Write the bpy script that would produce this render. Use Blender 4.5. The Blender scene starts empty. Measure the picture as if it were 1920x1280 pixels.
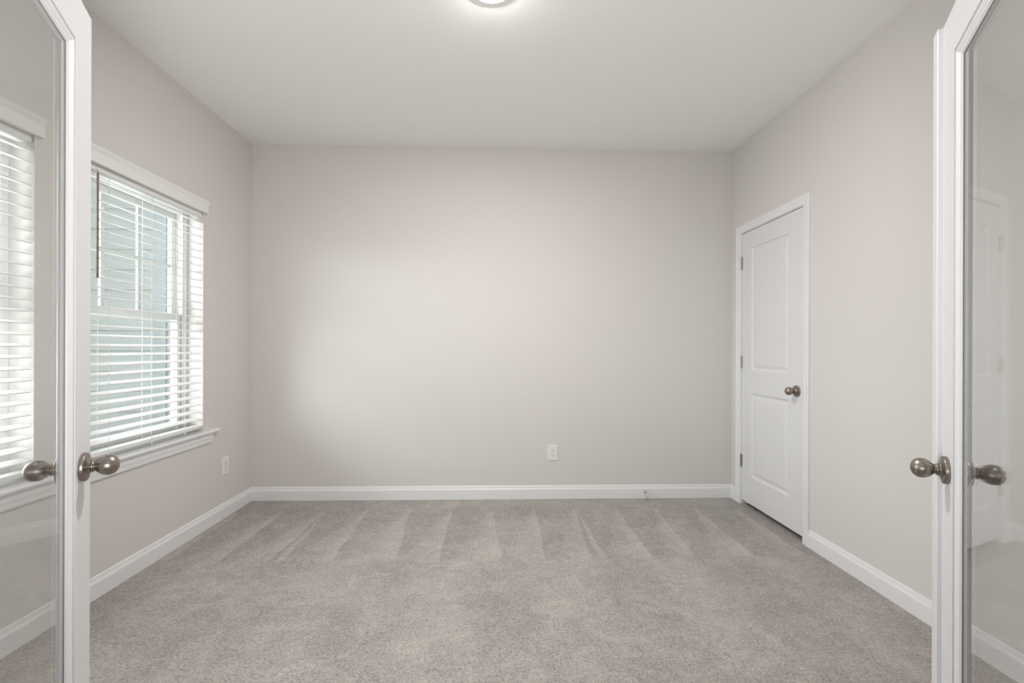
import bpy, bmesh, math
from mathutils import Matrix, Vector

S = bpy.context.scene
COL = S.collection

# ---------------------------------------------------------------- camera
def make_camera():
    yaw, roll = 0.03192, 0.00304
    r = Vector((math.cos(yaw), -math.sin(yaw), 0)); fw = Vector((math.sin(yaw), math.cos(yaw), 0)); u = Vector((0, 0, 1))
    r2 = r * math.cos(roll) + u * math.sin(roll)
    u2 = u * math.cos(roll) - r * math.sin(roll)
    cd = bpy.data.cameras.new('camera'); cd.sensor_width = 36; cd.lens = 900 / 1920 * 36
    cd.shift_y = 10.3 / 1920; cd.clip_start = 0.02; cd.clip_end = 200
    co = bpy.data.objects.new('camera', cd)
    m = Matrix((r2, u2, -fw)).transposed().to_4x4(); m.translation = Vector((0, 0, 1.186))
    co.matrix_world = m
    COL.objects.link(co); S.camera = co
make_camera()

# ---------------------------------------------------------------- view, world, lights
S.view_settings.view_transform = 'Standard'; S.view_settings.look = 'None'
S.view_settings.gamma = 1; S.view_settings.exposure = 0.03
S.view_settings.use_curve_mapping = False

w = bpy.data.worlds.new('daylight'); S.world = w; w.use_nodes = True
bg = w.node_tree.nodes['Background']
bg.inputs[0].default_value = (0.86, 0.94, 1.0, 1); bg.inputs[1].default_value = 0.9

def lamp(name, kind, loc, direction, energy, color, **kw):
    d = bpy.data.lights.new(name, kind); d.energy = energy; d.color = color
    for k, v in kw.items(): setattr(d, k, v)
    o = bpy.data.objects.new(name, d); COL.objects.link(o); o.location = loc
    o.rotation_euler = Vector(direction).to_track_quat('-Z', 'Y').to_euler()
    return o
# daylight of the open side yard outside the windows, thrown up from the bright ground
DAY = (0.95, 0.98, 1.0); WARM = (1.0, 0.985, 0.965)
lamp('side_yard_daylight', 'AREA', (-2.9, 2.3, 1.0), (1, 0.25, 0.45), 12, DAY, shape='RECTANGLE', size=1.0, size_y=1.4)
lamp('front_yard_daylight', 'AREA', (-2.7, 1.45, 0.9), (1, 0.1, 0.6), 68, DAY, shape='RECTANGLE', size=0.8, size_y=1.2)
# brighter sky over the side yard and its street end, slanting in between the blind slats
lamp('side_sky_daylight', 'AREA', (-3.9, 2.0, 2.15), (1, 0.25, -0.32), 42, DAY, shape='RECTANGLE', size=1.0, size_y=0.6)
lamp('front_sky_daylight', 'AREA', (-3.9, 0.8, 2.15), (1, 0.25, -0.32), 42, DAY, shape='RECTANGLE', size=1.0, size_y=0.6)
lamp('street_daylight', 'AREA', (-3.55, -0.5, 1.75), (0.53, 0.84, -0.11), 38, (0.97, 0.985, 1.0), shape='RECTANGLE', size=1.3, size_y=1.3)
# added unseen fill lamps behind the camera, brightening the room's ceiling and walls
lamp('added_fill_upper_left', 'AREA', (-0.1, -0.3, 1.0), (-0.5, 0.6, 0.8), 23, WARM, shape='RECTANGLE', size=0.5, size_y=0.5)
lamp('added_fill_ceiling', 'AREA', (0, -0.25, 0.9), (0.1, 0.5, 1), 13, WARM, shape='RECTANGLE', size=0.6, size_y=0.6)
CEILING_LIGHT_STRENGTH = 490

# ---------------------------------------------------------------- materials
def nt(name):
    m = bpy.data.materials.new(name); m.use_nodes = True
    t = m.node_tree; return m, t, t.nodes['Principled BSDF']
def node(t, kind, **kw):
    n = t.nodes.new(kind)
    for k, v in kw.items():
        if k.startswith('i_'): n.inputs[int(k[2:])].default_value = v
        else: setattr(n, k, v)
    return n
def paint(name, col, rough=0.6, bump=0.0, scale=250, var=0.0):
    m, t, b = nt(name)
    b.inputs['Base Color'].default_value = (*col, 1); b.inputs['Roughness'].default_value = rough
    tc = node(t, 'ShaderNodeTexCoord')
    nz = node(t, 'ShaderNodeTexNoise'); nz.inputs['Scale'].default_value = scale; nz.inputs['Detail'].default_value = 3
    t.links.new(tc.outputs['Object'], nz.inputs['Vector'])
    if bump:
        bp = node(t, 'ShaderNodeBump'); bp.inputs['Strength'].default_value = bump; bp.inputs['Distance'].default_value = 0.002
        t.links.new(nz.outputs['Fac'], bp.inputs['Height']); t.links.new(bp.outputs['Normal'], b.inputs['Normal'])
    if var:
        mx = node(t, 'ShaderNodeMix', data_type='RGBA')
        mx.inputs[6].default_value = (*[c * (1 - var) for c in col], 1); mx.inputs[7].default_value = (*[min(1, c * (1 + var)) for c in col], 1)
        t.links.new(nz.outputs['Fac'], mx.inputs[0]); t.links.new(mx.outputs[2], b.inputs['Base Color'])
    return m
M = {}
M['wall'] = paint('greige wall paint', (0.70, 0.676, 0.652), 0.75, 0.06, 220)
M['ceiling'] = paint('flat ceiling paint', (0.92, 0.912, 0.90), 0.9, 0.05, 160)
M['trim'] = paint('white semigloss trim paint', (0.82, 0.82, 0.83), 0.38, 0.0)
M['door'] = paint('white door paint', (0.755, 0.755, 0.77), 0.45, 0.0)
M['vinyl'] = paint('white vinyl', (0.82, 0.83, 0.82), 0.4)
M['slat'] = paint('white faux wood slat', (0.84, 0.84, 0.83), 0.45)
M['cord'] = paint('white blind cord', (0.82, 0.82, 0.80), 0.8)
M['wand'] = paint('brown tilt wand', (0.27, 0.20, 0.165), 0.35)
M['plate'] = paint('white outlet plastic', (0.82, 0.81, 0.79), 0.35)
M['slot'] = paint('dark outlet slot', (0.10, 0.095, 0.09), 0.6)
M['rubber'] = paint('white rubber tip', (0.85, 0.85, 0.83), 0.6)
M['gasket'] = paint('grey glazing seal', (0.20, 0.19, 0.18), 0.7)
M['siding'] = paint('pale grey vinyl siding', (0.52, 0.545, 0.54), 0.6, 0.0, 6, 0.04)
M['siding_trim'] = paint('blue grey corner board', (0.44, 0.485, 0.515), 0.6)
M['lawn'] = paint('lawn', (0.16, 0.22, 0.10), 0.95, 0.6, 30, 0.3)
M['hallfloor'] = paint('hall floor boards', (0.42, 0.37, 0.33), 0.5, 0.02, 10, 0.1)

def metal(name, col, rough):
    m, t, b = nt(name)
    b.inputs['Base Color'].default_value = (*col, 1); b.inputs['Metallic'].default_value = 1.0; b.inputs['Roughness'].default_value = rough
    tc = node(t, 'ShaderNodeTexCoord'); nz = node(t, 'ShaderNodeTexNoise')
    nz.inputs['Scale'].default_value = 90; mr = node(t, 'ShaderNodeMapRange')
    mr.inputs['To Min'].default_value = rough * 0.8; mr.inputs['To Max'].default_value = rough * 1.2
    t.links.new(tc.outputs['Object'], nz.inputs['Vector']); t.links.new(nz.outputs['Fac'], mr.inputs['Value'])
    t.links.new(mr.outputs['Result'], b.inputs['Roughness'])
    return m
M['nickel'] = metal('aged satin nickel', (0.31, 0.275, 0.245), 0.36)
M['steel'] = metal('satin nickel hinge', (0.50, 0.48, 0.46), 0.35)

def glass_mat():
    m = bpy.data.materials.new('clear glass'); m.use_nodes = True; t = m.node_tree; t.nodes.clear()
    out = node(t, 'ShaderNodeOutputMaterial'); mix = node(t, 'ShaderNodeMixShader')
    tr = node(t, 'ShaderNodeBsdfTransparent'); tr.inputs[0].default_value = (0.965, 0.975, 0.97, 1)
    gl = node(t, 'ShaderNodeBsdfGlossy'); gl.inputs['Roughness'].default_value = 0.0
    fr = node(t, 'ShaderNodeFresnel'); geo = node(t, 'ShaderNodeNewGeometry')
    # the same air-to-glass reflectance on both faces of the pane
    mr = node(t, 'ShaderNodeMapRange'); mr.inputs['To Min'].default_value = 1.5; mr.inputs['To Max'].default_value = 1 / 1.5
    t.links.new(geo.outputs['Backfacing'], mr.inputs['Value']); t.links.new(mr.outputs['Result'], fr.inputs['IOR'])
    t.links.new(fr.outputs[0], mix.inputs[0]); t.links.new(tr.outputs[0], mix.inputs[1]); t.links.new(gl.outputs[0], mix.inputs[2])
    t.links.new(mix.outputs[0], out.inputs[0])
    return m
M['glass'] = glass_mat()

def emit(name, col, st):
    m = bpy.data.materials.new(name); m.use_nodes = True; t = m.node_tree; t.nodes.clear()
    out = node(t, 'ShaderNodeOutputMaterial'); e = node(t, 'ShaderNodeEmission')
    e.inputs[0].default_value = (*col, 1); e.inputs[1].default_value = st
    t.links.new(e.outputs[0], out.inputs[0]); return m
M['led'] = emit('lit frosted diffuser', (1.0, 0.975, 0.945), CEILING_LIGHT_STRENGTH)

def carpet_mat():
    m, t, b = nt('greige cut pile carpet')
    L = t.links.new
    tc = node(t, 'ShaderNodeTexCoord'); sep = node(t, 'ShaderNodeSeparateXYZ')
    L(tc.outputs['Object'], sep.inputs[0])
    def mth(op, a, bb=None, clamp=False):
        n = node(t, 'ShaderNodeMath', operation=op, use_clamp=clamp)
        for i, v in enumerate((a, bb)):
            if v is None: continue
            if isinstance(v, (int, float)): n.inputs[i].default_value = v
            else: L(v, n.inputs[i])
        return n.outputs[0]
    def noise(scale, detail=2, rough=0.5, dist=0.0, vec=None):
        n = node(t, 'ShaderNodeTexNoise'); n.inputs['Scale'].default_value = scale
        n.inputs['Detail'].default_value = detail; n.inputs['Roughness'].default_value = rough; n.inputs['Distortion'].default_value = dist
        L(vec if vec is not None else tc.outputs['Object'], n.inputs['Vector']); return n.outputs['Fac']
    def smooth(v, a, bb):
        n = node(t, 'ShaderNodeMapRange', interpolation_type='SMOOTHSTEP'); L(v, n.inputs['Value'])
        n.inputs['From Min'].default_value = a; n.inputs['From Max'].default_value = bb; return n.outputs['Result']
    X, Y = sep.outputs[0], sep.outputs[1]
    wob = mth('MULTIPLY', mth('SUBTRACT', noise(3.0, 3), 0.5), 0.16)
    # vacuum passes: wedges of brushed pile with their points near the back wall, sharp along one side
    tY = mth('SUBTRACT', 3.60, mth('ADD', Y, mth('MULTIPLY', wob, 0.9)))
    u0 = mth('DIVIDE', mth('ADD', mth('ADD', X, mth('MULTIPLY', wob, 0.35)), 5.12), 0.30)
    wn = node(t, 'ShaderNodeTexWhiteNoise', noise_dimensions='1D'); L(mth('FLOOR', u0), wn.inputs['W'])
    u = mth('SUBTRACT', u0, mth('MULTIPLY', mth('MULTIPLY', mth('SUBTRACT', wn.outputs['Value'], 0.35), tY), 0.42))
    fr = mth('FRACT', u)
    wid = mth('MAXIMUM', mth('MULTIPLY', tY, mth('ADD', 0.72, mth('MULTIPLY', wn.outputs['Value'], 0.5))), 0.001)
    tri = mth('DIVIDE', mth('SUBTRACT', fr, mth('SUBTRACT', 1.0, wid)), wid, clamp=True)
    tri = mth('MULTIPLY', mth('POWER', tri, 0.8), smooth(mth('SUBTRACT', 1.0, fr), 0.0, 0.05))
    zone = mth('MULTIPLY', smooth(mth('ADD', Y, mth('MULTIPLY', wob, 0.4)), 2.64, 2.72), smooth(tY, 0.0, 0.10))
    tri = mth('MULTIPLY', mth('SUBTRACT', mth('MULTIPLY', tri, zone), mth('MULTIPLY', zone, 0.30)), 1.0)
    # long passes nearer the camera
    u2 = mth('FRACT', mth('DIVIDE', mth('ADD', mth('ADD', X, mth('MULTIPLY', wob, 1.6)), 5.2), 0.62))
    band = mth('MULTIPLY', mth('SUBTRACT', smooth(mth('ABSOLUTE', mth('SUBTRACT', u2, 0.5)), 0.2, 0.32), 0.5), mth('SUBTRACT', 1.0, zone))
    patches = mth('SUBTRACT', smooth(noise(2.6, 4, 0.62, 0.9), 0.38, 0.66), 0.5)
    scuff = mth('SUBTRACT', smooth(noise(6.5, 5, 0.7, 1.6), 0.38, 0.68), 0.5)
    fine = mth('SUBTRACT', noise(95, 3, 0.7), 0.5)
    mid = mth('SUBTRACT', noise(38, 3, 0.6), 0.5)
    vor = node(t, 'ShaderNodeTexVoronoi'); vor.inputs['Scale'].default_value = 150; L(tc.outputs['Object'], vor.inputs['Vector'])
    val = mth('ADD', 1.0, mth('MULTIPLY', tri, 0.25))
    val = mth('ADD', val, mth('MULTIPLY', band, 0.07))
    val = mth('ADD', val, mth('MULTIPLY', patches, 0.12))
    val = mth('ADD', val, mth('MULTIPLY', scuff, 0.17))
    val = mth('ADD', val, mth('MULTIPLY', fine, 1.45))
    val = mth('ADD', val, mth('MULTIPLY', mid, 0.45))
    val = mth('SUBTRACT', val, mth('MULTIPLY', mth('SUBTRACT', vor.outputs['Distance'], 0.4), 0.35))
    hs = node(t, 'ShaderNodeVectorMath', operation='SCALE'); hs.inputs[0].default_value = (0.43, 0.395, 0.368)
    L(val, hs.inputs['Scale']); L(hs.outputs[0], b.inputs['Base Color'])
    b.inputs['Roughness'].default_value = 0.95
    try:
        b.inputs['Sheen Weight'].default_value = 0.15; b.inputs['Sheen Roughness'].default_value = 0.6
        b.inputs['Specular IOR Level'].default_value = 0.15
    except KeyError: pass
    bp = node(t, 'ShaderNodeBump'); bp.inputs['Strength'].default_value = 0.75; bp.inputs['Distance'].default_value = 0.008
    h = mth('ADD', noise(70, 4, 0.7), mth('MULTIPLY', noise(25, 2), 0.8))
    L(h, bp.inputs['Height']); L(bp.outputs['Normal'], b.inputs['Normal'])
    return m
M['carpet'] = carpet_mat()

# ---------------------------------------------------------------- mesh helpers
def obj(name, bm, mat, parent=None, smooth=False, bevel=0.0, loc=None):
    bmesh.ops.recalc_face_normals(bm, faces=bm.faces[:])
    me = bpy.data.meshes.new(name); bm.to_mesh(me); bm.free()
    o = bpy.data.objects.new(name, me); COL.objects.link(o); me.materials.append(M[mat])
    if smooth:
        for p in me.polygons: p.use_smooth = True
    if bevel:
        md = o.modifiers.new('bevel', 'BEVEL'); md.width = bevel; md.segments = 2; md.limit_method = 'ANGLE'
    if parent is not None: o.parent = parent
    if loc is not None: o.location = loc
    return o
def empty(name, loc=(0, 0, 0), rotz=0.0):
    o = bpy.data.objects.new(name, None); COL.objects.link(o); o.location = loc; o.rotation_euler = (0, 0, rotz)
    o.empty_display_size = 0.05; return o
def tag(o, label=None, cat=None, group=None, kind=None):
    for k, v in (('label', label), ('category', cat), ('group', group), ('kind', kind)):
        if v: o[k] = v
    return o
def struct(o, label=None, cat=None): return tag(o, label, cat, kind='structure')
def box(bm, x0, x1, y0, y1, z0, z1):
    v = [bm.verts.new((x, y, z)) for x in (x0, x1) for y in (y0, y1) for z in (z0, z1)]
    for f in ((0, 1, 3, 2), (4, 6, 7, 5), (0, 4, 5, 1), (2, 3, 7, 6), (0, 2, 6, 4), (1, 5, 7, 3)):
        bm.faces.new([v[i] for i in f])
def boxes(*bs):
    bm = bmesh.new()
    for b in bs: box(bm, *b)
    return bm
def lathe(bm, prof, origin, axis, seg=40):
    """prof: list of (distance along axis, radius)"""
    a = Vector(axis).normalized(); p = a.orthogonal().normalized(); q = a.cross(p); o = Vector(origin)
    rings = []
    for d, r in prof:
        if r < 1e-6: rings.append([bm.verts.new(o + a * d)])
        else: rings.append([bm.verts.new(o + a * d + (p * math.cos(2 * math.pi * k / seg) + q * math.sin(2 * math.pi * k / seg)) * r) for k in range(seg)])
    for A, B in zip(rings, rings[1:]):
        for k in range(seg):
            k2 = (k + 1) % seg
            if len(A) == 1 and len(B) == 1: continue
            if len(A) == 1: bm.faces.new([A[0], B[k], B[k2]])
            elif len(B) == 1: bm.faces.new([A[k], A[k2], B[0]])
            else: bm.faces.new([A[k], A[k2], B[k2], B[k]])
    for R in (rings[0], rings[-1]):
        if len(R) > 1: bm.faces.new(R)
def prism(bm, prof, place, l0, l1):
    """extrude a closed 2D profile; place(u, v, l) -> xyz"""
    A = [bm.verts.new(place(u, v, l0)) for u, v in prof]; B = [bm.verts.new(place(u, v, l1)) for u, v in prof]
    n = len(prof)
    for i in range(n): bm.faces.new([A[i], A[(i + 1) % n], B[(i + 1) % n], B[i]])
    bm.faces.new(A); bm.faces.new(B)
def rings_rect(bm, a0, a1, b0, b1, prof, place, open_bottom=False, cap_last=False):
    """nested rectangles: prof = [(inset, depth)...]; place(a, b, depth) -> xyz"""
    rr = []
    for u, v in prof:
        bb = b0 if open_bottom else b0 + u
        rr.append([bm.verts.new(place(a, b, v)) for a, b in ((a0 + u, bb), (a0 + u, b1 - u), (a1 - u, b1 - u), (a1 - u, bb))])
    for A, B in zip(rr, rr[1:]):
        for k in range(3 if open_bottom else 4):
            k2 = (k + 1) % 4
            bm.faces.new([A[k], A[k2], B[k2], B[k]])
    if cap_last: bm.faces.new(rr[-1])
    return rr
def tube(bm, pts, r, seg=8):
    pts = [Vector(p) for p in pts]; rings = []
    for i, p in enumerate(pts):
        d = (pts[min(i + 1, len(pts) - 1)] - pts[max(i - 1, 0)]).normalized(); a = d.orthogonal().normalized() if i == 0 else None
        if i == 0: ref = a
        a = (ref - d * ref.dot(d)).normalized(); ref = a; b = d.cross(a)
        rings.append([bm.verts.new(p + (a * math.cos(2 * math.pi * k / seg) + b * math.sin(2 * math.pi * k / seg)) * r) for k in range(seg)])
    for A, B in zip(rings, rings[1:]):
        for k in range(seg): bm.faces.new([A[k], A[(k + 1) % seg], B[(k + 1) % seg], B[k]])
    bm.faces.new(rings[0]); bm.faces.new(rings[-1])

# ---------------------------------------------------------------- room dimensions (metres)
XL, XR, YB, YF, H = -1.885, 1.868, 3.753, 0.56, 2.74
WT = 0.190                                   # outside wall thickness
YH = YF - 0.12                               # hall side of the front wall
HXL, HXR, HYB = -2.1, 2.1, -3.4              # the hall behind the camera
OX0, OX1, OZ = -0.775, 0.825, 2.06           # double doorway
WINS = ((2.231, 3.145), (1.104, 2.018))      # the two windows along the left wall
WZ0, WZ1 = 0.616, 2.055
DY0, DY1, DZ = 2.862, 3.606, 2.052           # closet doorway

# ---------------------------------------------------------------- shell
bm = bmesh.new(); box(bm, XL - 0.02, XR + 0.75, YH, YB + 0.02, -0.05, 0.0)
struct(obj('floor', bm, 'carpet'), 'greige cut pile carpet with vacuum marks', 'floor')
bm = boxes((HXL, HXR, HYB, YH, -0.05, -0.006)); struct(obj('floor_hall', bm, 'hallfloor'), 'hall floor in front of the double doorway', 'floor')
bm = boxes((XL - WT, XR + 0.8, YH, YB + 0.15, H, H + 0.1)); struct(obj('ceiling', bm, 'ceiling'), 'flat off white ceiling of the room', 'ceiling')
bm = boxes((HXL - 0.1, HXR + 0.1, HYB - 0.1, YH, H, H + 0.1)); struct(obj('ceiling_hall', bm, 'ceiling'), 'ceiling of the hall before the double doorway', 'ceiling')
X0 = XL - WT
(a0, a1), (b0, b1) = WINS
bm = boxes((X0, XL, YH, b0, -0.4, H), (X0, XL, b0, b1, -0.4, WZ0), (X0, XL, b0, b1, WZ1, H), (X0, XL, b1, a0, -0.4, H),
           (X0, XL, a0, a1, -0.4, WZ0), (X0, XL, a0, a1, WZ1, H), (X0, XL, a1, YB + 0.15, -0.4, H))
struct(obj('wall_left', bm, 'wall'), 'greige wall with the two blind covered windows', 'wall')
bm = boxes((XL, XR + 0.8, YB, YB + 0.15, -0.05, H)); struct(obj('wall_back', bm, 'wall'), 'plain greige wall facing the double doorway', 'wall')
bm = boxes((XR, XR + 0.12, YH, DY0 - 0.02, -0.05, H), (XR, XR + 0.12, DY1 + 0.02, YB, -0.05, H), (XR, XR + 0.12, DY0 - 0.02, DY1 + 0.02, DZ + 0.02, H))
struct(obj('wall_right', bm, 'wall'), 'greige wall with the white closet door', 'wall')
bm = boxes((XL, OX0, YH, YF, -0.05, H), (OX1, XR, YH, YF, -0.05, H), (OX0, OX1, YH, YF, OZ, H))
struct(obj('wall_front', bm, 'wall'), 'greige wall around the double doorway', 'wall')
bm = boxes((XR + 0.7, XR + 0.8, DY0 - 0.6, YB, -0.05, H), (XR + 0.12, XR + 0.7, DY0 - 0.6, DY0 - 0.5, -0.05, H))
struct(obj('wall_closet', bm, 'wall'), 'closet walls behind the white panel door', 'wall')
bm = boxes((HXL - 0.1, HXL, HYB - 0.1, YH, -0.05, H), (HXR, HXR + 0.1, HYB - 0.1, YH, -0.05, H), (HXL, HXR, HYB - 0.1, HYB, -0.05, H))
struct(obj('wall_hall', bm, 'wall'), 'hall walls before the double doorway', 'wall')

# baseboards
BB = [(0, 0), (0.014, 0), (0.014, 0.072), (0.0125, 0.078), (0.009, 0.083), (0.0075, 0.091), (0.006, 0.099), (0.003, 0.1035), (0, 0.1035)]
def baseboard(name, runs, label):
    bm = bmesh.new()
    for place, l0, l1 in runs: prism(bm, BB, place, l0, l1)
    struct(obj(name, bm, 'trim'), label, 'baseboard')
baseboard('baseboard_left', [(lambda u, v, l: (XL + u, l, v), YF, YB)], 'white baseboard under the windows')
baseboard('baseboard_back', [(lambda u, v, l: (l, YB - u, v), XL, XR)], 'white baseboard of the plain wall facing the doorway')
baseboard('baseboard_right', [(lambda u, v, l: (XR - u, l, v), YF, DY0 - 0.057), (lambda u, v, l: (XR - u, l, v), DY1 + 0.057, YB - 0.002)], 'white baseboard on both sides of the closet door')
baseboard('baseboard_front', [(lambda u, v, l: (l, YF + u, v), XL, OX0 - 0.07), (lambda u, v, l: (l, YF + u, v), OX1 + 0.07, XR)], 'white baseboard beside the double doorway')

# casings: profile (distance out from the opening, height off the wall), drawn as nested rectangles
CAS = [(0.0, 0.0), (0.0, 0.009), (-0.008, 0.011), (-0.016, 0.0125), (-0.034, 0.013), (-0.046, 0.016), (-0.055, 0.0165), (-0.058, 0.014), (-0.058, 0.0)]
bm = bmesh.new(); rings_rect(bm, DY0 - 0.004, DY1 + 0.004, -0.002, DZ + 0.004, CAS, lambda a, b, d: (XR - d, a, b), open_bottom=True)
# jamb boards lining the closet opening, with a stop strip
box(bm, XR - 0.002, XR + 0.12, DY0 - 0.02, DY0, -0.002, DZ); box(bm, XR - 0.002, XR + 0.12, DY1, DY1 + 0.02, -0.002, DZ)
box(bm, XR - 0.002, XR + 0.12, DY0 - 0.02, DY1 + 0.02, DZ, DZ + 0.02)
box(bm, XR + 0.045, XR + 0.057, DY0, DY0 + 0.012, -0.002, DZ); box(bm, XR + 0.045, XR + 0.057, DY1 - 0.012, DY1, -0.002, DZ)
box(bm, XR + 0.045, XR + 0.057, DY0, DY1, DZ - 0.012, DZ)
struct(obj('trim_1', bm, 'trim'), 'white casing around the closet door', 'door casing')
bm = bmesh.new()
rings_rect(bm, OX0 - 0.004, OX1 + 0.004, -0.002, OZ + 0.004, CAS, lambda a, b, d: (a, YF + d * 0.7, b), open_bottom=True)
rings_rect(bm, OX0 - 0.004, OX1 + 0.004, -0.002, OZ + 0.004, CAS, lambda a, b, d: (a, YH - d, b), open_bottom=True)
box(bm, OX0 - 0.004, OX0 + 0.012, YH, YF, 0, OZ); box(bm, OX1 - 0.012, OX1 + 0.004, YH, YF, 0, OZ); box(bm, OX0, OX1, YH, YF, OZ - 0.012, OZ + 0.004)
struct(obj('trim_2', bm, 'trim'), 'white casing around the double doorway', 'door casing')

# stool and apron running under both windows
SY0, SY1 = 0.965, 3.285
STOOL = [(-0.105, 0.0), (0.026, 0.0), (0.030, 0.004), (0.032, 0.010), (0.030, 0.016), (0.026, 0.020), (-0.105, 0.020)]
bm = bmesh.new()
prism(bm, [(0.0, 0.0)] + STOOL[1:-1] + [(0.0, 0.020)], lambda u, v, l: (XL + u, l, WZ0 + v), SY0, SY1)
for y0, y1 in WINS: box(bm, XL - 0.10, XL, y0, y1, WZ0, WZ0 + 0.020)
struct(obj('trim_3', bm, 'trim'), 'white window stool running under both windows', 'window sill')
APR = [(0, 0), (0.009, 0), (0.012, 0.006), (0.0125, 0.022), (0.015, 0.034), (0.0155, 0.050), (0.018, 0.056), (0.018, 0.064), (0, 0.064)]
bm = bmesh.new(); prism(bm, APR, lambda u, v, l: (XL + u, l, WZ0 - 0.064 + v), SY0 + 0.05, SY1 - 0.05)
struct(obj('trim_4', bm, 'trim'), 'white apron moulding under the window stool', 'window trim')

# ---------------------------------------------------------------- windows
def window(name, y0, y1, label):
    z0, z1 = WZ0 + 0.02, WZ1
    root = empty(name, (XL - 0.10, (y0 + y1) / 2, z0)); struct(root, label, 'window')
    inv = Matrix.Translation(-Vector(root.location))
    def add(nm, bm, mat, parent=root, bevel=0.0):
        off = Vector(root.location)
        for v in bm.verts: v.co -= off
        return obj(nm, bm, mat, parent, bevel=bevel)
    fx0, fx1 = XL - 0.184, XL - 0.10
    F = 0.034
    bm = bmesh.new()
    box(bm, fx0, fx1, y0, y0 + F, z0, z1); box(bm, fx0, fx1, y1 - F, y1, z0, z1)
    box(bm, fx0, fx1, y0 + F, y1 - F, z1 - F, z1); box(bm, fx0, fx1, y0 + F, y1 - F, z0, z0 + F)
    # inner track ribs
    for yy, s in ((y0 + F, 1), (y1 - F, -1)):
        for xx in (fx1 - 0.003, fx1 - 0.0495):
            ya, yb = sorted((yy, yy + s * 0.008)); box(bm, xx - 0.004, xx, ya, yb, z0 + F, z1 - F)
    add('window_frame', bm, 'vinyl', bevel=0.002)
    zm = 1.365; s = 0.034
    ya, yb = y0 + F + 0.002, y1 - F - 0.002
    # upper sash, outer track, with six lights
    ux0, ux1 = XL - 0.180, XL - 0.152
    bm = bmesh.new()
    box(bm, ux0, ux1, ya, ya + s, zm - 0.018, z1 - F); box(bm, ux0, ux1, yb - s, yb, zm - 0.018, z1 - F)
    box(bm, ux0, ux1, ya + s, yb - s, z1 - F - s, z1 - F); box(bm, ux0, ux1, ya + s, yb - s, zm - 0.018, zm + 0.020)
    up = add('upper_sash', bm, 'vinyl', bevel=0.003)
    bm = bmesh.new(); g = (ya + s, yb - s); zz = (zm + 0.02, z1 - F - s)
    for k in (1, 2):
        c = g[0] + (g[1] - g[0]) * k / 3; box(bm, XL - 0.175, XL - 0.163, c - 0.0115, c + 0.0115, zz[0], zz[1])
    c = (zz[0] + zz[1]) / 2; box(bm, XL - 0.1745, XL - 0.1635, g[0], g[1], c - 0.0115, c + 0.0115)
    add('muntin_grid', bm, 'vinyl', up)
    bm = boxes((XL - 0.162, XL - 0.159, g[0] - 0.006, g[1] + 0.006, zz[0] - 0.006, zz[1] + 0.006)); add('glass_pane', bm, 'glass', up)
    # lower sash, inner track
    lx0, lx1 = XL - 0.148, XL - 0.116
    bm = bmesh.new()
    box(bm, lx0, lx1, ya, ya + s, z0 + F, zm + 0.020); box(bm, lx0, lx1, yb - s, yb, z0 + F, zm + 0.020)
    box(bm, lx0, lx1, ya + s, yb - s, zm - 0.020, zm + 0.020); box(bm, lx0, lx1, ya + s, yb - s, z0 + F, z0 + F + 0.045)
    box(bm, lx1, lx1 + 0.016, ya + s, yb - s, z0 + F + 0.036, z0 + F + 0.042)
    lo = add('lower_sash', bm, 'vinyl', bevel=0.003)
    bm = boxes((XL - 0.134, XL - 0.131, g[0] - 0.006, g[1] + 0.006, z0 + F + 0.040, zm - 0.014)); add('glass_pane', bm, 'glass', lo)
    bm = boxes((lx1, lx1 + 0.014, (y0 + y1) / 2 - 0.03, (y0 + y1) / 2 + 0.03, zm + 0.006, zm + 0.018)); add('sash_lock', bm, 'vinyl', lo, bevel=0.003)
window('window_1', *WINS[0], 'double hung window with six panes above, partly beside the glazed door')
window('window_2', *WINS[1], 'double hung window seen through the glass of the glazed door')

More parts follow.
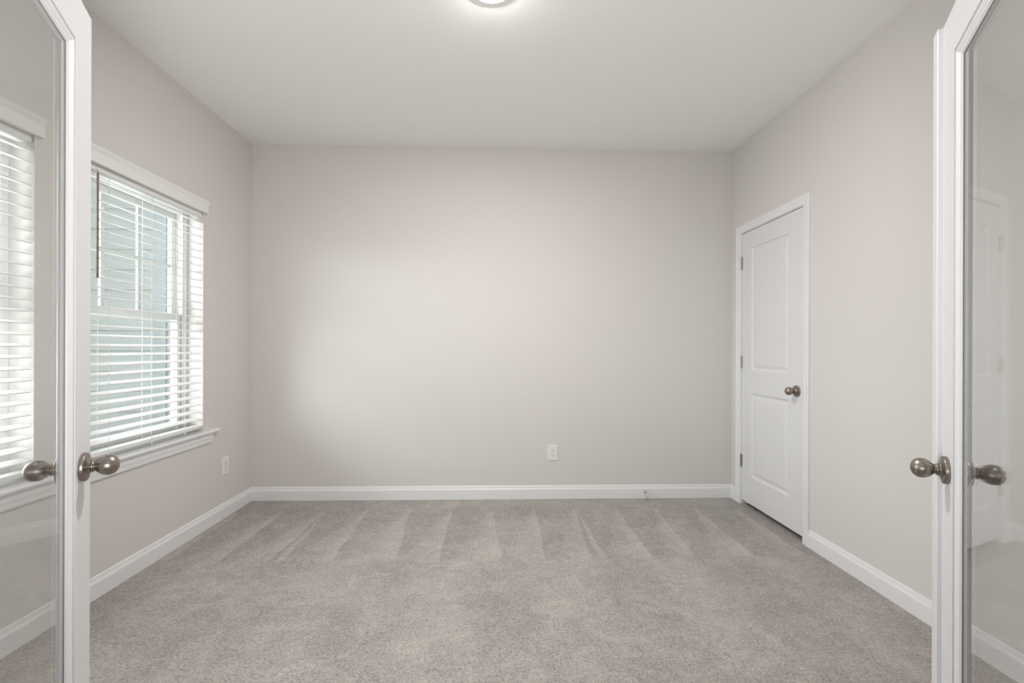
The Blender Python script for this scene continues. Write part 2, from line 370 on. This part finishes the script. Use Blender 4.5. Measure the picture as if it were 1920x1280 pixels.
# ---------------------------------------------------------------- blinds
def blind(y0, y1, label):
    ob = Vector((XL, (y0 + y1) / 2, WZ0 + 0.02))
    root = empty('window_blind', ob); tag(root, label, 'blind', 'window blinds')
    def add(nm, bm, mat, bevel=0.0, smooth=False):
        for v in bm.verts: v.co -= ob
        return obj(nm, bm, mat, root, smooth=smooth, bevel=bevel)
    ya, yb = y0 + 0.006, y1 - 0.006
    xc = XL - 0.030; W = 0.050; tilt = math.radians(13); ca, sa = math.cos(tilt), math.sin(tilt)
    prof = []
    for i in range(7):
        q = -W / 2 + W * i / 6; prof.append((q, 0.0015 + 0.0022 * (1 - (2 * q / W) ** 2)))
    for i in range(6, -1, -1):
        q = -W / 2 + W * i / 6; prof.append((q, -0.0015 + 0.0022 * (1 - (2 * q / W) ** 2)))
    bm = bmesh.new(); z = 0.722; zs = []
    while z < 2.005: zs.append(z); z += 0.0466
    for z in zs:
        prism(bm, [(q * ca - h * -sa, -q * sa + h * ca) for q, h in prof], lambda u, v, l: (xc + u, l, z + v), ya, yb)
    add('slats', bm, 'slat')
    bm = boxes((xc - 0.025, xc + 0.025, ya, yb, 0.660, 0.680)); add('bottom_rail', bm, 'slat', bevel=0.003)
    bm = boxes((xc - 0.030, xc + 0.024, ya, yb, 2.012, 2.054)); add('headrail', bm, 'slat', bevel=0.001)
    # valance board with a small crown profile, standing just proud of the wall
    V = [(0.001, 0.0), (0.018, 0.0), (0.020, 0.003), (0.020, 0.012), (0.017, 0.016), (0.017, 0.052), (0.020, 0.058), (0.024, 0.066), (0.026, 0.072), (0.026, 0.078), (0.001, 0.078)]
    bm = bmesh.new(); prism(bm, V, lambda u, v, l: (XL + u, l, 2.040 + v), y0 - 0.026, y1 + 0.026)
    add('valance', bm, 'slat')
    for f in (0.185, 0.505, 0.815):
        yy = y0 + (y1 - y0) * f; bm = bmesh.new()
        dx, dz = 0.0265 * ca, 0.0265 * sa
        tube(bm, [(xc + dx, yy, 0.662), (xc + dx, yy, 2.012)], 0.0011, 6)
        tube(bm, [(xc - dx, yy, 0.676), (xc - dx, yy, 2.014)], 0.0011, 6)
        for z in zs: tube(bm, [(xc + dx, yy, z - dz - 0.003), (xc - dx, yy, z + dz - 0.003)], 0.0007, 5)
        add('ladder_cord', bm, 'cord')
        bm = bmesh.new(); lathe(bm, [(0, 0.004), (0.004, 0.0055), (0.010, 0.0055), (0.013, 0.002)], (xc + dx, yy, 0.648), (0, 0, 1), 12)
        add('cord_button', bm, 'cord', smooth=True)
    yy = y0 + 0.098; xw = xc + 0.030
    bm = bmesh.new(); lathe(bm, [(0, 0.0), (0.002, 0.0042), (0.012, 0.0052), (0.03, 0.0045), (0.49, 0.0045), (0.497, 0.003), (0.50, 0.0)], (xw, yy, 1.506), (0, 0, 1), 10)
    add('tilt_wand', bm, 'wand', smooth=True)
    bm = bmesh.new(); tube(bm, [(xw, yy, 2.002), (xw, yy, 2.010), (xw - 0.004, yy, 2.016), (xw - 0.010, yy, 2.02)], 0.0016, 6)
    add('wand_hook', bm, 'steel')
blind(*WINS[0], 'white two inch slat blind with a brown wand, farther window')
blind(*WINS[1], 'white slat blind seen through the glass of the open glazed door')

# ---------------------------------------------------------------- knobs
def knob(parent, loc, axis, pin_dir, size=1.0):
    """egg knob standing on a round rose"""
    ax = Vector(axis).normalized()
    k = 1.0 * size
    bm = bmesh.new()
    prof = [(0.0185, 0.0), (0.0185, 0.0142), (0.0200, 0.0150), (0.0222, 0.0150), (0.0234, 0.0136), (0.0236, 0.0118), (0.0250, 0.0116)]
    c, L, R = 0.0492, 0.0256, 0.0252
    for i in range(1, 17):
        th = math.pi * (0.15 + (1 - 0.15) * i / 16)
        x = -math.cos(th) * L
        r = R * math.sin(th) * (1.0 + 0.10 * (x / L))
        prof.append((c + x, max(r, 0.0)))
    prof[-1] = (c + L, 0.0)
    lathe(bm, [(d * k, r * k) for d, r in prof], loc, ax, 48)
    kb = obj('door_knob', bm, 'nickel', parent, smooth=True)
    bm = bmesh.new()
    lathe(bm, [(0.0, 0.0), (0.0, 0.0345), (0.0012, 0.0352), (0.0085, 0.0352), (0.0098, 0.0342), (0.0108, 0.0315), (0.0118, 0.0255), (0.0132, 0.0205), (0.0155, 0.0172), (0.0188, 0.0150), (0.0188, 0.0)], loc, ax, 64)
    obj('rosette', bm, 'nickel', kb, smooth=True)
    pd = Vector(pin_dir).normalized(); pos = Vector(loc) + pd * 0.0215 + Vector((0, 0, -0.006))
    bm = bmesh.new(); lathe(bm, [(0.0105, 0.0028), (0.0136, 0.0028)], pos, ax, 16); obj('pin_hole', bm, 'slot', kb)
    return kb

# ---------------------------------------------------------------- glazed double doors
def glazed_door(name, hinge, ang, sg, label, zk, astragal):
    """local x runs from the hinge edge to the free edge, local y*sg goes away from the doorway's middle"""
    root = empty(name, (*hinge, 0.014), ang); struct(root, label, 'door')
    Wd, Hd, T = 0.760, 2.026, 0.035
    st, top, bot = 0.113, 0.114, 0.235
    bm = bmesh.new()
    STK = [(0.0, 0.0), (0.0003, 0.0085), (0.0040, 0.0085), (0.0046, 0.0022), (0.0078, 0.0024), (0.0115, 0.0042), (0.0150, 0.0070), (0.0175, 0.0085), (0.0205, 0.0086), (0.0210, 0.0108), (0.0238, 0.0110), (0.0245, 0.0135)]
    def side(f):
        P = lambda a, b, d: (a, sg * f(d), b)
        out = [bm.verts.new(P(a, b, 0)) for a, b in ((0, 0), (0, Hd), (Wd, Hd), (Wd, 0))]
        rr = rings_rect(bm, st, Wd - st, bot, Hd - top, STK, P)
        for k in range(4): bm.faces.new([out[k], out[(k + 1) % 4], rr[0][(k + 1) % 4], rr[0][k]])
        return out, rr[-1]
    o1, i1 = side(lambda d: d); o2, i2 = side(lambda d: T - d)
    for k in range(4):
        bm.faces.new([o1[k], o1[(k + 1) % 4], o2[(k + 1) % 4], o2[k]]); bm.faces.new([i1[k], i1[(k + 1) % 4], i2[(k + 1) % 4], i2[k]])
    obj('door_frame', bm, 'door', root)
    e = 0.0245
    bm = bmesh.new(); ys = sorted((sg * 0.0138, sg * 0.0212)); box(bm, st + e, Wd - st - e, ys[0], ys[1], bot + e, Hd - top - e)
    obj('glass_pane', bm, 'glass', root)
    bm = bmesh.new()
    rings_rect(bm, st, Wd - st, bot, Hd - top, [(0.0243, 0.0129), (0.0250, 0.0123), (0.0258, 0.0125), (0.0260, 0.0137)], lambda a, b, d: (a, sg * d, b))
    obj('glazing_gasket', bm, 'gasket', root)
    if astragal:
        A = [(Wd - 0.010, 0.0), (Wd - 0.010, -0.0095), (Wd - 0.0075, -0.012), (Wd + 0.033, -0.012), (Wd + 0.036, -0.0095), (Wd + 0.036, 0.0), (Wd + 0.009, 0.0), (Wd + 0.009, T), (Wd + 0.0003, T), (Wd + 0.0003, 0.0)]
        bm = bmesh.new(); prism(bm, A, lambda u, v, l: (u, sg * v, l), 0.0, Hd)
        obj('astragal', bm, 'door', root)
    kx = Wd - 0.062
    knob(root, (kx, 0, zk - 0.014), (0, -sg, 0), (-1, 0, 0)); knob(root, (kx, sg * T, zk - 0.014), (0, sg, 0), (-1, 0, 0))
    bm = bmesh.new()
    if not astragal:
        box(bm, Wd, Wd + 0.0012, *sorted((sg * 0.005, sg * 0.030)), zk - 0.014 - 0.029, zk - 0.014 + 0.029); obj('latch_plate', bm, 'nickel', root)
    else: bm.free()
    for z in (0.25, 1.0, 1.78):
        bm = bmesh.new(); lathe(bm, [(0, 0.0), (0, 0.0062), (0.089, 0.0062), (0.089, 0.0)], (-0.004, sg * (T + 0.004), z - 0.045), (0, 0, 1), 14); obj('hinge', bm, 'steel', root, smooth=False)
    return root
dl, dr = Vector((-0.43123, 0.90224)), Vector((0.53859, 0.84257))
glazed_door('door_2', (-0.7363, 0.6070), math.atan2(dl.y, dl.x), 1, 'white glazed door standing open before the windows', 0.882, False)
glazed_door('door_3', (0.7854, 0.6122), math.atan2(dr.y, dr.x), -1, 'white glazed door standing open before the closet wall, with an edge strip', 0.872, True)

# ---------------------------------------------------------------- closet door
def closet_door():
    y0, y1, z0, z1, T = DY0 + 0.003, DY1 - 0.003, 0.034, DZ - 0.004, 0.035
    root = empty('door_1', (XR + 0.002, y1, z0)); struct(root, 'closed white two panel closet door', 'door')
    off = Vector(root.location)
    def add(nm, bm, mat, parent=root, bevel=0.0, smooth=False):
        for v in bm.verts: v.co -= off
        return obj(nm, bm, mat, parent, smooth=smooth, bevel=bevel)
    P = lambda a, b, d: (XR + 0.002 + d, a, b)
    pa, pb = 3.018, 3.466
    panels = ((0.236, 0.852), (1.020, 1.922))
    bm = bmesh.new()
    ycut = [y0, pa, pb, y1]; zcut = [z0, panels[0][0], panels[0][1], panels[1][0], panels[1][1], z1]
    g = [[bm.verts.new(P(a, b, 0)) for b in zcut] for a in ycut]
    for i in range(3):
        for j in range(5):
            if i == 1 and j in (1, 3): continue
            bm.faces.new([g[i][j], g[i + 1][j], g[i + 1][j + 1], g[i][j + 1]])
    PAN = [(0.0, 0.0), (0.003, 0.004), (0.009, 0.0075), (0.015, 0.0085), (0.020, 0.0085), (0.028, 0.006), (0.038, 0.0032), (0.046, 0.0025)]
    for b0, b1 in panels: rings_rect(bm, pa, pb, b0, b1, PAN, P, cap_last=True)
    bmesh.ops.remove_doubles(bm, verts=bm.verts, dist=1e-5)
    back = [bm.verts.new(P(a, b, T)) for a, b in ((y0, z0), (y0, z1), (y1, z1), (y1, z0))]; bm.faces.new(back)
    fr = [[v for v in bm.verts if abs(v.co.y - y0) < 1e-6 and abs(v.co.x - XR - 0.002) < 1e-6], [v for v in bm.verts if abs(v.co.y - y1) < 1e-6 and abs(v.co.x - XR - 0.002) < 1e-6]]
    for L_, (p, q) in zip(fr, ((back[0], back[1]), (back[3], back[2]))): bm.faces.new(sorted(L_, key=lambda v: v.co.z) + [q, p])
    for zz, (p, q) in ((z0, (back[0], back[3])), (z1, (back[1], back[2]))):
        L_ = sorted([v for v in bm.verts if abs(v.co.z - zz) < 1e-6 and abs(v.co.x - XR - 0.002) < 1e-6], key=lambda v: v.co.y); bm.faces.new(L_ + [q, p])
    add('door_leaf', bm, 'door')
    for zc in (0.330, 1.077, 1.830):
        bm = bmesh.new()
        for k in range(5):
            a = -0.0445 + 0.0178 * k
            lathe(bm, [(0.0004, 0.0), (0.0004, 0.0058), (0.0174, 0.0058), (0.0174, 0.0)], (XR - 0.004, y1 + 0.002, zc + a), (0, 0, 1), 14)
        lathe(bm, [(0, 0.0035), (0.004, 0.004), (0.007, 0.0)], (XR - 0.004, y1 + 0.002, zc + 0.0445), (0, 0, 1), 12)
        lathe(bm, [(0, 0.0035), (0.004, 0.004), (0.007, 0.0)], (XR - 0.004, y1 + 0.002, zc - 0.0445), (0, 0, -1), 12)
        box(bm, XR - 0.0005, XR + 0.0015, y1 - 0.012, y1 + 0.002, zc - 0.0445, zc + 0.0445)
        add('hinge', bm, 'steel')
    kb = knob(root, (0, 2.930 - off.y, 0.917 - off.z), (-1, 0, 0), (0, 1, 0))
    bm = boxes((XR - 0.0006, XR + 0.004, y0 - 0.0025, y0 + 0.001, 0.917 - 0.028, 0.917 + 0.028)); add('strike_plate', bm, 'nickel')
closet_door()

# ---------------------------------------------------------------- outlets
def outlet(loc, rotz, label):
    """local x along the wall, -y out of the wall"""
    root = empty('wall_outlet', loc, rotz); tag(root, label, 'outlet', 'wall outlets')
    w_, h_ = 0.040, 0.061
    P = lambda a, b, d: (a, -d, b)
    bm = bmesh.new(); rings_rect(bm, -w_, w_, -h_, h_, [(0, 0), (0, 0.002), (0.003, 0.0048), (0.006, 0.0058), (0.0226, 0.0062), (0.0228, 0.003)], lambda a, b, d: (a, -d, b))
    bm2 = bmesh.new()
    bm.free(); bm = bmesh.new()
    OUT = [(0, 0), (0, 0.002), (0.003, 0.0048), (0.006, 0.0058)]
    rr = rings_rect(bm, -w_, w_, -h_, h_, OUT, P)
    a, b = 0.0168, 0.0335
    inn = [bm.verts.new(P(x, z, 0.006)) for x, z in ((-a, -b), (-a, b), (a, b), (a, -b))]
    low = [bm.verts.new(P(x, z, 0.002)) for x, z in ((-a, -b), (-a, b), (a, b), (a, -b))]
    for k in range(4):
        bm.faces.new([rr[-1][k], rr[-1][(k + 1) % 4], inn[(k + 1) % 4], inn[k]]); bm.faces.new([inn[k], inn[(k + 1) % 4], low[(k + 1) % 4], low[k]])
    bm2.free()
    obj('cover_plate', bm, 'plate', root)
    a -= 0.0005; b -= 0.0005
    bm = bmesh.new(); box(bm, -a, a, -0.0068, -0.001, -b, b); rec = obj('receptacle', bm, 'plate', root, bevel=0.0008)
    for zc in (0.0165, -0.0165):
        bm = bmesh.new(); e = -0.0071
        box(bm, -0.0072, -0.0052, e, -0.006, zc - 0.001, zc + 0.0075); box(bm, 0.0052, 0.0068, e, -0.006, zc, zc + 0.0065)
        lathe(bm, [(0, 0.0026), (0.001, 0.0026)], (0, e, zc - 0.0065), (0, 1, 0), 14)
        obj('outlet_slots', bm, 'slot', rec)
    for zc in (0.048, -0.048):
        bm = bmesh.new(); lathe(bm, [(0, 0.0), (0, 0.0026), (0.001, 0.0026), (0.001, 0.0)], (0, -0.0066, zc), (0, 1, 0), 14); obj('screw', bm, 'plate', root)
outlet((0.443, YB, 0.358), 0.0, 'white wall outlet low on the plain wall facing the doorway')
outlet((XL, 3.402, 0.355), math.pi / 2, 'white wall outlet on the window wall, beside the window stool end')

# ---------------------------------------------------------------- door stop on the baseboard
def door_stop():
    root = empty('door_stop', (1.168, YB - 0.0135, 0.052)); tag(root, 'small spring door stop on the baseboard near the closet door', 'door stop')
    bm = bmesh.new(); lathe(bm, [(0, 0.0), (0, 0.010), (0.003, 0.010), (0.008, 0.006), (0.008, 0.0)], (0, 0, 0), (0, -1, 0), 20); obj('stop_base', bm, 'steel', root, smooth=True)
    bm = bmesh.new(); pts = []
    n = 16 * 10
    for i in range(n + 1):
        th = 2 * math.pi * i / 10; d = 0.006 + 0.058 * i / n; rr = 0.0062 - 0.0015 * i / n
        pts.append((rr * math.cos(th), -d, rr * math.sin(th) - 0.004 * (i / n) ** 2))
    tube(bm, pts, 0.0014, 6); obj('stop_spring', bm, 'steel', root, smooth=True)
    bm = bmesh.new(); lathe(bm, [(0, 0.0), (0, 0.006), (0.010, 0.0075), (0.014, 0.0065), (0.016, 0.0)], (0, -0.062, -0.004), (0, -1, 0), 20); obj('stop_tip', bm, 'rubber', root, smooth=True)
door_stop()

# ---------------------------------------------------------------- ceiling light
def ceiling_light():
    root = empty('ceiling_light', (-0.028, 2.070, H)); tag(root, 'round flush ceiling light, lit', 'ceiling light')
    bm = bmesh.new(); lathe(bm, [(0, 0.0), (0, 0.090), (0.008, 0.092), (0.014, 0.089), (0.016, 0.083), (0.014, 0.080), (0.014, 0.0)], (0, 0, 0), (0, 0, -1), 64); obj('light_housing', bm, 'vinyl', root, smooth=True)
    bm = bmesh.new(); lathe(bm, [(0.0142, 0.0), (0.0142, 0.079), (0.0168, 0.0785), (0.0206, 0.070), (0.0236, 0.050), (0.0251, 0.022), (0.0255, 0.0)], (0, 0, 0), (0, 0, -1), 64); obj('light_diffuser', bm, 'led', root, smooth=True)
ceiling_light()

# ---------------------------------------------------------------- outside
bm = boxes((-30, XL - WT, -25, 30, -0.5, -0.42)); tag(obj('lawn_ground', bm, 'lawn'), 'green lawn outside the windows', 'lawn', kind='structure')
def house_wing():
    y, xa, xb, z0, z1 = 4.75, -7.0, XL - WT - 0.001, -0.42, 5.2
    root = empty('house_wing', ((xa + xb) / 2, y, z0)); tag(root, 'pale lap siding of a house wing seen through the blinds', 'house')
    off = Vector(root.location)
    lap = 0.195; prof = [(0.0, z0)]; z = z0
    while z < z1:
        prof.append((0.018, z)); prof.append((0.003, z + lap)); z += lap
    prof += [(0.0, z)]
    bm = bmesh.new(); prism(bm, prof + [(-0.05, z), (-0.05, z0)], lambda u, v, l: (l, y - u, v), xa, xb)
    for v in bm.verts: v.co -= off
    obj('siding_wall', bm, 'siding', root)
    bm = boxes((-3.30, -3.18, y - 0.035, y - 0.001, z0, z))
    for v in bm.verts: v.co -= off
    obj('corner_board', bm, 'siding_trim', root)
house_wing()
